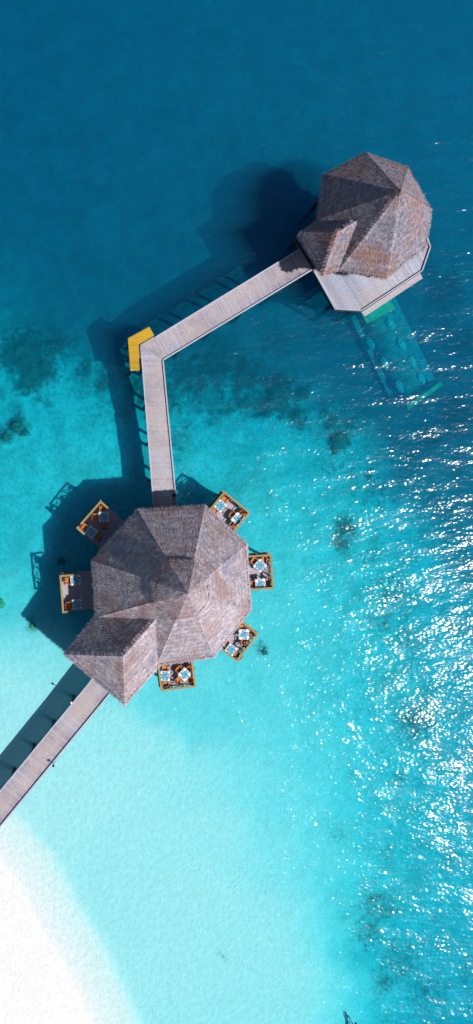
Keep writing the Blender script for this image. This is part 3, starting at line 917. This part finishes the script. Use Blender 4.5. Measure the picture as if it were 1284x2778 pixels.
for key, word, (tx, ty), ang, star, chairs in TAB:
    o = T0 if ft else copy_tree(T0); ft = False
    c = P(tx, ty, ZD + .75); rz = -R(ang)
    o.location = (c.x, c.y, ZD + 0.006); o.rotation_euler = (0, 0, rz)
    tag(o, 'square glass-topped white table, the %s of two on the %s' % (word, TN[key]), 'table', 'square tables on the dining terraces')
    for cx, cy in chairs:
        ch = C0 if fc else copy_tree(C0); fc = False
        p = P(cx, cy, ZD + .55); dx, dy = c.x - p.x, c.y - p.y
        ch.location = (p.x, p.y, ZD + 0.006); ch.rotation_euler = (0, 0, math.atan2(dy, dx) - math.pi / 2 + rnd.uniform(-.08, .08))
        tag(ch, 'orange chair at the %s of the %s table on the %s' % (compass(cx - tx, cy - ty), word, TN[key]), 'chair', 'wooden chairs round the terrace tables')
    zt = ZD + 0.006 + 0.753
    rm = Matrix.Rotation(rz, 2)
    for i in range(4):
        an = i * math.pi / 2
        if star == 1: lp = Vector((.27, .27)) if True else None
        else: lp = Vector((.30, .28))
        if star == 0 and i in (1, 3): pass
        lp = Matrix.Rotation(an, 2) @ lp
        w = rm @ lp
        nk = N0 if fn else N0.copy()
        if not fn: COL.objects.link(nk)
        fn = False
        nk.location = (c.x + w.x, c.y + w.y, zt); nk.rotation_euler = (0, 0, rz + an + math.pi * 1.25 + rnd.uniform(-.3, .3))
        s = 1.35 if star == 1 else (0.95 if star == 2 else 0.75); nk.scale = (s, s, 1)
        im = (w.x, -w.y)
        tag(nk, 'white napkin at the %s corner of the %s table on the %s' % (compass(im[0] * 60, im[1] * 60), word, TN[key]), 'napkin', 'napkins on the terrace tables')
        lp = Matrix.Rotation(an, 2) @ Vector((.31, 0.0)); w = rm @ lp
        kk = K0 if fk else K0.copy()
        if not fk: COL.objects.link(kk)
        fk = False
        kk.location = (c.x + w.x, c.y + w.y, zt); kk.rotation_euler = (0, 0, rz + an + math.pi / 2)
        tag(kk, 'cutlery along the %s edge of the %s table on the %s' % (compass(w.x * 60, -w.y * 60), word, TN[key]), 'cutlery', 'cutlery on the terrace tables')
    for i in (0, 2):
        lp = Matrix.Rotation(i * math.pi / 2 + .6, 2) @ Vector((.17, .02)); w = rm @ lp
        gg = G0 if fg else G0.copy()
        if not fg: COL.objects.link(gg)
        fg = False
        gg.location = (c.x + w.x, c.y + w.y, zt)
        tag(gg, 'white tumbler %s of the middle of the %s table on the %s' % ('right' if w.x > 0 else 'left', word, TN[key]), 'tumbler', 'tumblers on the terrace tables')

# ------------------------------------------------------------------ pot, lamps
p = P(472.3, 1344, ZD + 0.5)
t = thing('pot', 'round dark pot with a clay rim on the bent boardwalk beside the large pavilion', 'pot', (p.x, p.y, ZD + 0.006))
m = MB(); m.lathe([(0, 0), (.13, 0), (.17, .25), (.165, .48)], n=28); m.build('pot_body', M['dark'], t, False, True)
m = MB(); m.lathe([(.150, .47), (.185, .47), (.19, .51), (.175, .525), (.145, .515), (.150, .47)], n=28); m.build('rim', M['clay'], t, False, True)
m = MB(); m.lathe([(.146, .46), (0, .44)], n=28); m.build('dark_disc', M['dark_disc'], t, False)  # near-black disc closing the pot just below its rim

def lamp(px, py, label, headmat, hz):
    p = P(px, py, ZD + 0.4)
    t = thing('path_lamp', label, 'lamp', (p.x, p.y, ZD - 0.3))
    m = MB(); m.tube((0, 0, 0), (0, 0, 0.3 + hz), .03, n=10); m.build('lamp_post', M['dark'], t, False)
    m = MB(); m.lathe([(0, 0), (.09, .0), (.10, .12), (.05, .17), (0, .18)], (0, 0, 0.3 + hz), 16); m.build('lamp_head', headmat, t, False, True)
    m = MB(); m.bar((0, 0, .2), (.16, .10, .2), .04, .04); m.build('bracket', M['dark'], t, False)
lamp(193.5, 1906, 'small white lamp on the left edge of the shore boardwalk', M['white'], 0.30)
lamp(145.5, 2075, 'small dark lamp on the right edge of the shore boardwalk', M['dark'], 0.55)

# ------------------------------------------------------------------ under water: gallery, coral heads
def sunken():
    z = -2.8
    A, B, C_, D_ = P(975, 838, z), P(1068, 812, z), P(1178, 1030, z), P(1088, 1078, z)
    ctr = (A + B + C_ + D_) / 4
    t = thing('sunken_gallery', 'long pale vaulted gallery lying under the water in front of the small pavilion', 'underwater building', (ctr.x, ctr.y, -depth_world(ctr.x, ctr.y)))
    conc = plain('algae_concrete', (0.30, 0.38, 0.34), 0.9, 0.35, 1.2)
    conc2 = plain('pale_panel', (0.55, 0.62, 0.55), 0.8, 0.3, 2.0)
    green = plain('green_weed_beam', (0.32, 0.42, 0.26), 0.9, 0.3, 2.0)
    ax = ((C_ + D_) / 2 - (A + B) / 2); L = ax.length; ax.normalize(); sd_ = Vector((-ax.y, ax.x, 0)); s0 = (A + B) / 2; w = (B - A).length / 2 * 0.98
    m = MB(); nu = 24; n_ = 12
    for i in range(nu):
        for j in range(n_):
            def q(i, j):
                an = math.pi * j / n_
                return s0 + ax * (L * i / nu) + sd_ * (math.cos(an) * w) + Vector((0, 0, math.sin(an) * 1.1 - 1.1))
            m.face([q(i, j), q(i + 1, j), q(i + 1, j + 1), q(i, j + 1)], random.random())
    m.build('vault', conc, t, smooth=True)
    m = MB()
    for i in range(0, 7):
        c = s0 + ax * (L * i / 6)
        for j in range(n_):
            a1_ = math.pi * j / n_; a2_ = math.pi * (j + 1) / n_
            m.bar(c + sd_ * (math.cos(a1_) * (w + .02)) + Vector((0, 0, math.sin(a1_) * 1.12 - 1.1)), c + sd_ * (math.cos(a2_) * (w + .02)) + Vector((0, 0, math.sin(a2_) * 1.12 - 1.1)), .12, .05)
    m.build('rib', conc, t)
    m = MB(); m.bar(s0 + sd_ * (w + .4) + Vector((0, 0, -1.2)), s0 + ax * L + sd_ * (w + .4) + Vector((0, 0, -1.2)), 0.7, 0.3)
    m.bar(s0 - sd_ * (w + .3) + Vector((0, 0, -1.25)), s0 + ax * L - sd_ * (w + .3) + Vector((0, 0, -1.25)), 0.5, 0.3)
    m.build('ledge', conc2, t)
    for x, y_ in ((1058.6, 879), (1014.5, 926.8), (1088.5, 933.8), (1118.5, 983), (1051.5, 983), (1143, 1027), (1088, 1046.7)):
        p = P(x, y_, z); p.z = z - 0.25
        # height of the vault below it
        off = abs((p - s0).dot(sd_)); hz = 1.1 * math.sqrt(max(0, 1 - min(.98, off / w) ** 2)) - 1.1 + z
        bm = bmesh.new(); bmesh.ops.create_icosphere(bm, subdivisions=3, radius=1)
        for v in bm.verts:
            k = 1 + 0.25 * mnoise.noise(v.co * 2.3 + Vector((x, y_, 0))); v.co *= k
            v.co = ax * (v.co.x * 0.62) + sd_ * (v.co.y * 0.33) + Vector((0, 0, v.co.z * 0.2))
            v.co += Vector((p.x, p.y, hz + 0.08)) - t.location
        me = bpy.data.meshes.new('pale_oval'); bm.to_mesh(me); bm.free(); me.materials.append(M['oval'])  # pale flattened oval lump on the vault
        o = bpy.data.objects.new('pale_oval', me); COL.objects.link(o); o.parent = t
    m = MB(); e0_, e1_ = P(1104, 1106, -2.2), P(1198, 1040, -2.2)
    m.bar(e0_, e1_, 0.4, 0.3, 0.6); m.build('end_beam', green, t)
    m = MB(); g0_, g1_ = P(985, 862, -1.6), P(1062, 820, -1.6)
    m.bar(g0_, g1_, 1.3, 0.3, .6); m.build('hatch', green, t)
M['oval'] = plain('pale_mottled', (0.55, 0.62, 0.58), 0.9, 0.35, 6)
sunken()

CM = plain('dark_coral', (0.12, 0.14, 0.10), 0.95, 0.5, 3)
CG = plain('green_coral', (0.16, 0.30, 0.13), 0.95, 0.5, 3)
CORAL = [
 (168, 1523, 13, CM, 'lone round dark coral head just above the left dining terrace'),
 (-2, 1638, 17, CG, 'round green coral head on pale sand cut by the left edge'),
 (916, 1196, 22, CM, 'dark lumpy coral head alone on turquoise sand right of the bent boardwalk'),
 (908, 1222, 12, CM, 'smaller dark coral lump touching the lower side of the lone coral head'),
 (45, 1160, 16, CM, 'dark branching coral near the left edge, the largest of its small cluster'),
 (16, 1185, 13, CM, 'dark coral at the left edge, lowest of its small cluster'),
 (68, 1172, 10, CM, 'dark coral lump at the right end of the small cluster by the left edge'),
 (88, 948, 15, CM, 'dark coral knob in the middle of the round upper left reef patch'),
 (62, 975, 12, CM, 'dark coral knob at the lower side of the round upper left reef patch'),
 (1110, 1955, 16, CM, 'dark coral head among the glitter at the lower right'),
 (88, 1700, 9, CG, 'faint small coral on the sand at the corner of the porch shadow'),
 (718, 1770, 9, CM, 'small dark coral on the sand right of the lower right terrace'),
]
for i, (x, y_, r, mt, lab) in enumerate(CORAL):
    dloc = float(depth_at(np.array([float(x)]), np.array([float(y_)]))[0]); p = P(x, y_, -dloc); rr = r * (CAM_H + dloc) / F
    bm = bmesh.new(); bmesh.ops.create_icosphere(bm, subdivisions=4, radius=1)
    for v in bm.verts:
        c = v.co.copy()
        k = 0.85 + 0.35 * mnoise.noise(c * 1.4 + Vector((i * 7, 0, 0))) + 0.18 * mnoise.noise(c * 4 + Vector((i * 3, 1, 0))) + 0.09 * mnoise.noise(c * 9)
        v.co = Vector((c.x * k * rr, c.y * k * rr, c.z * k * rr * 0.35))
    me = bpy.data.meshes.new('coral_head'); bm.to_mesh(me); bm.free(); me.materials.append(mt)
    me.polygons.foreach_set('use_smooth', [True] * len(me.polygons))
    o = bpy.data.objects.new('coral_head', me); COL.objects.link(o); o.location = (p.x, p.y, -depth_world(p.x, p.y) + 0.05 * rr)
    tag(o, lab, 'coral', 'coral heads on the lagoon floor')

# ------------------------------------------------------------------ swimmer
def swimmer():
    base = P(965, 2776, 0)
    t = thing('person', 'swimmer in a dark suit at the bottom edge, one arm stretched forward', 'person', (base.x, base.y, -0.12), rz=R(8))
    skin = plain('skin', (0.42, 0.25, 0.18), 0.6, 0.1); hair = plain('black_hair', (0.008, 0.007, 0.008), 0.6, 0.3)
    # pelvis first; +y is the way the swimmer heads
    V = [(0, -.88, .10), (0, -.66, .13), (0, -.44, .16), (0, -.24, .17), (0, -.12, .18), (0, 0, .19), (0, .10, .19),
         (-.17, -.24, .16), (-.27, -.02, .10), (-.30, .12, .02), (-.31, .20, .0),
         (.17, -.26, .15), (.27, -.50, .06), (.24, -.76, .0), (.235, -.85, -.01),
         (-.10, -.95, .08), (-.15, -1.35, .02), (-.17, -1.78, -.04), (-.18, -1.98, -.08),
         (.10, -.95, .08), (.13, -1.35, .06), (.15, -1.78, .0), (.16, -1.98, -.05)]
    E = [(0, 1), (1, 2), (2, 3), (3, 4), (4, 5), (5, 6), (3, 7), (7, 8), (8, 9), (9, 10), (3, 11), (11, 12), (12, 13), (13, 14), (0, 15), (15, 16), (16, 17), (17, 18), (0, 19), (19, 20), (20, 21), (21, 22)]
    RR = [.15, .13, .155, .13, .058, .088, .07, .065, .045, .032, .035, .065, .045, .032, .035, .09, .062, .042, .04, .09, .062, .042, .04]
    me = bpy.data.meshes.new('body'); me.from_pydata(V, E, []); me.materials.append(M['suit'])
    o = bpy.data.objects.new('body', me); COL.objects.link(o); o.parent = t
    md = o.modifiers.new('skin', 'SKIN')
    for i, r in enumerate(RR): me.skin_vertices[0].data[i].radius = (r, r)
    me.skin_vertices[0].data[0].use_root = True
    o.modifiers.new('sub', 'SUBSURF').levels = 2; o.modifiers['sub'].render_levels = 2
    for side, w in ((-1, V[10]), (1, V[14])):
        m = MB(); dy = 1 if side < 0 else -1
        m.box((w[0], w[1] + dy * .04, w[2]), (.075, .09, .028))
        for k in range(4):
            x = w[0] - .03 + k * .02; m.tube((x, w[1] + dy * .08, w[2]), (x * 1.0, w[1] + dy * (.14 + (.02 if k in (1, 2) else 0)), w[2] - .012), .008, .006, 6)
        m.tube((w[0] - side * .035, w[1] + dy * .03, w[2]), (w[0] - side * .07, w[1] + dy * .08, w[2] - .01), .009, .007, 6)
        m.build('hand', skin, t, False)
    for s in (-1, 1):
        m = MB(); m.prism([(s * .16 - .05, -2.0), (s * .16 + .05, -2.0), (s * .17 + .10, -2.45), (s * .17 - .10, -2.45)], -.10, -.07); m.build('swim_fin', hair, t, False)
    bm = bmesh.new(); bmesh.ops.create_icosphere(bm, subdivisions=3, radius=1)
    for v in bm.verts:
        v.co = Vector((v.co.x * .092, v.co.y * .12 + .03, v.co.z * .095 + .215)) + Vector((0, 0, 0.006 * mnoise.noise(v.co * 9)))
    h = bpy.data.meshes.new('hair'); bm.to_mesh(h); bm.free(); h.materials.append(hair)
    ho = bpy.data.objects.new('hair', h); COL.objects.link(ho); ho.parent = t
M['suit'] = plain('dark_suit', (0.012, 0.016, 0.03), 0.5, 0.3)
swimmer()
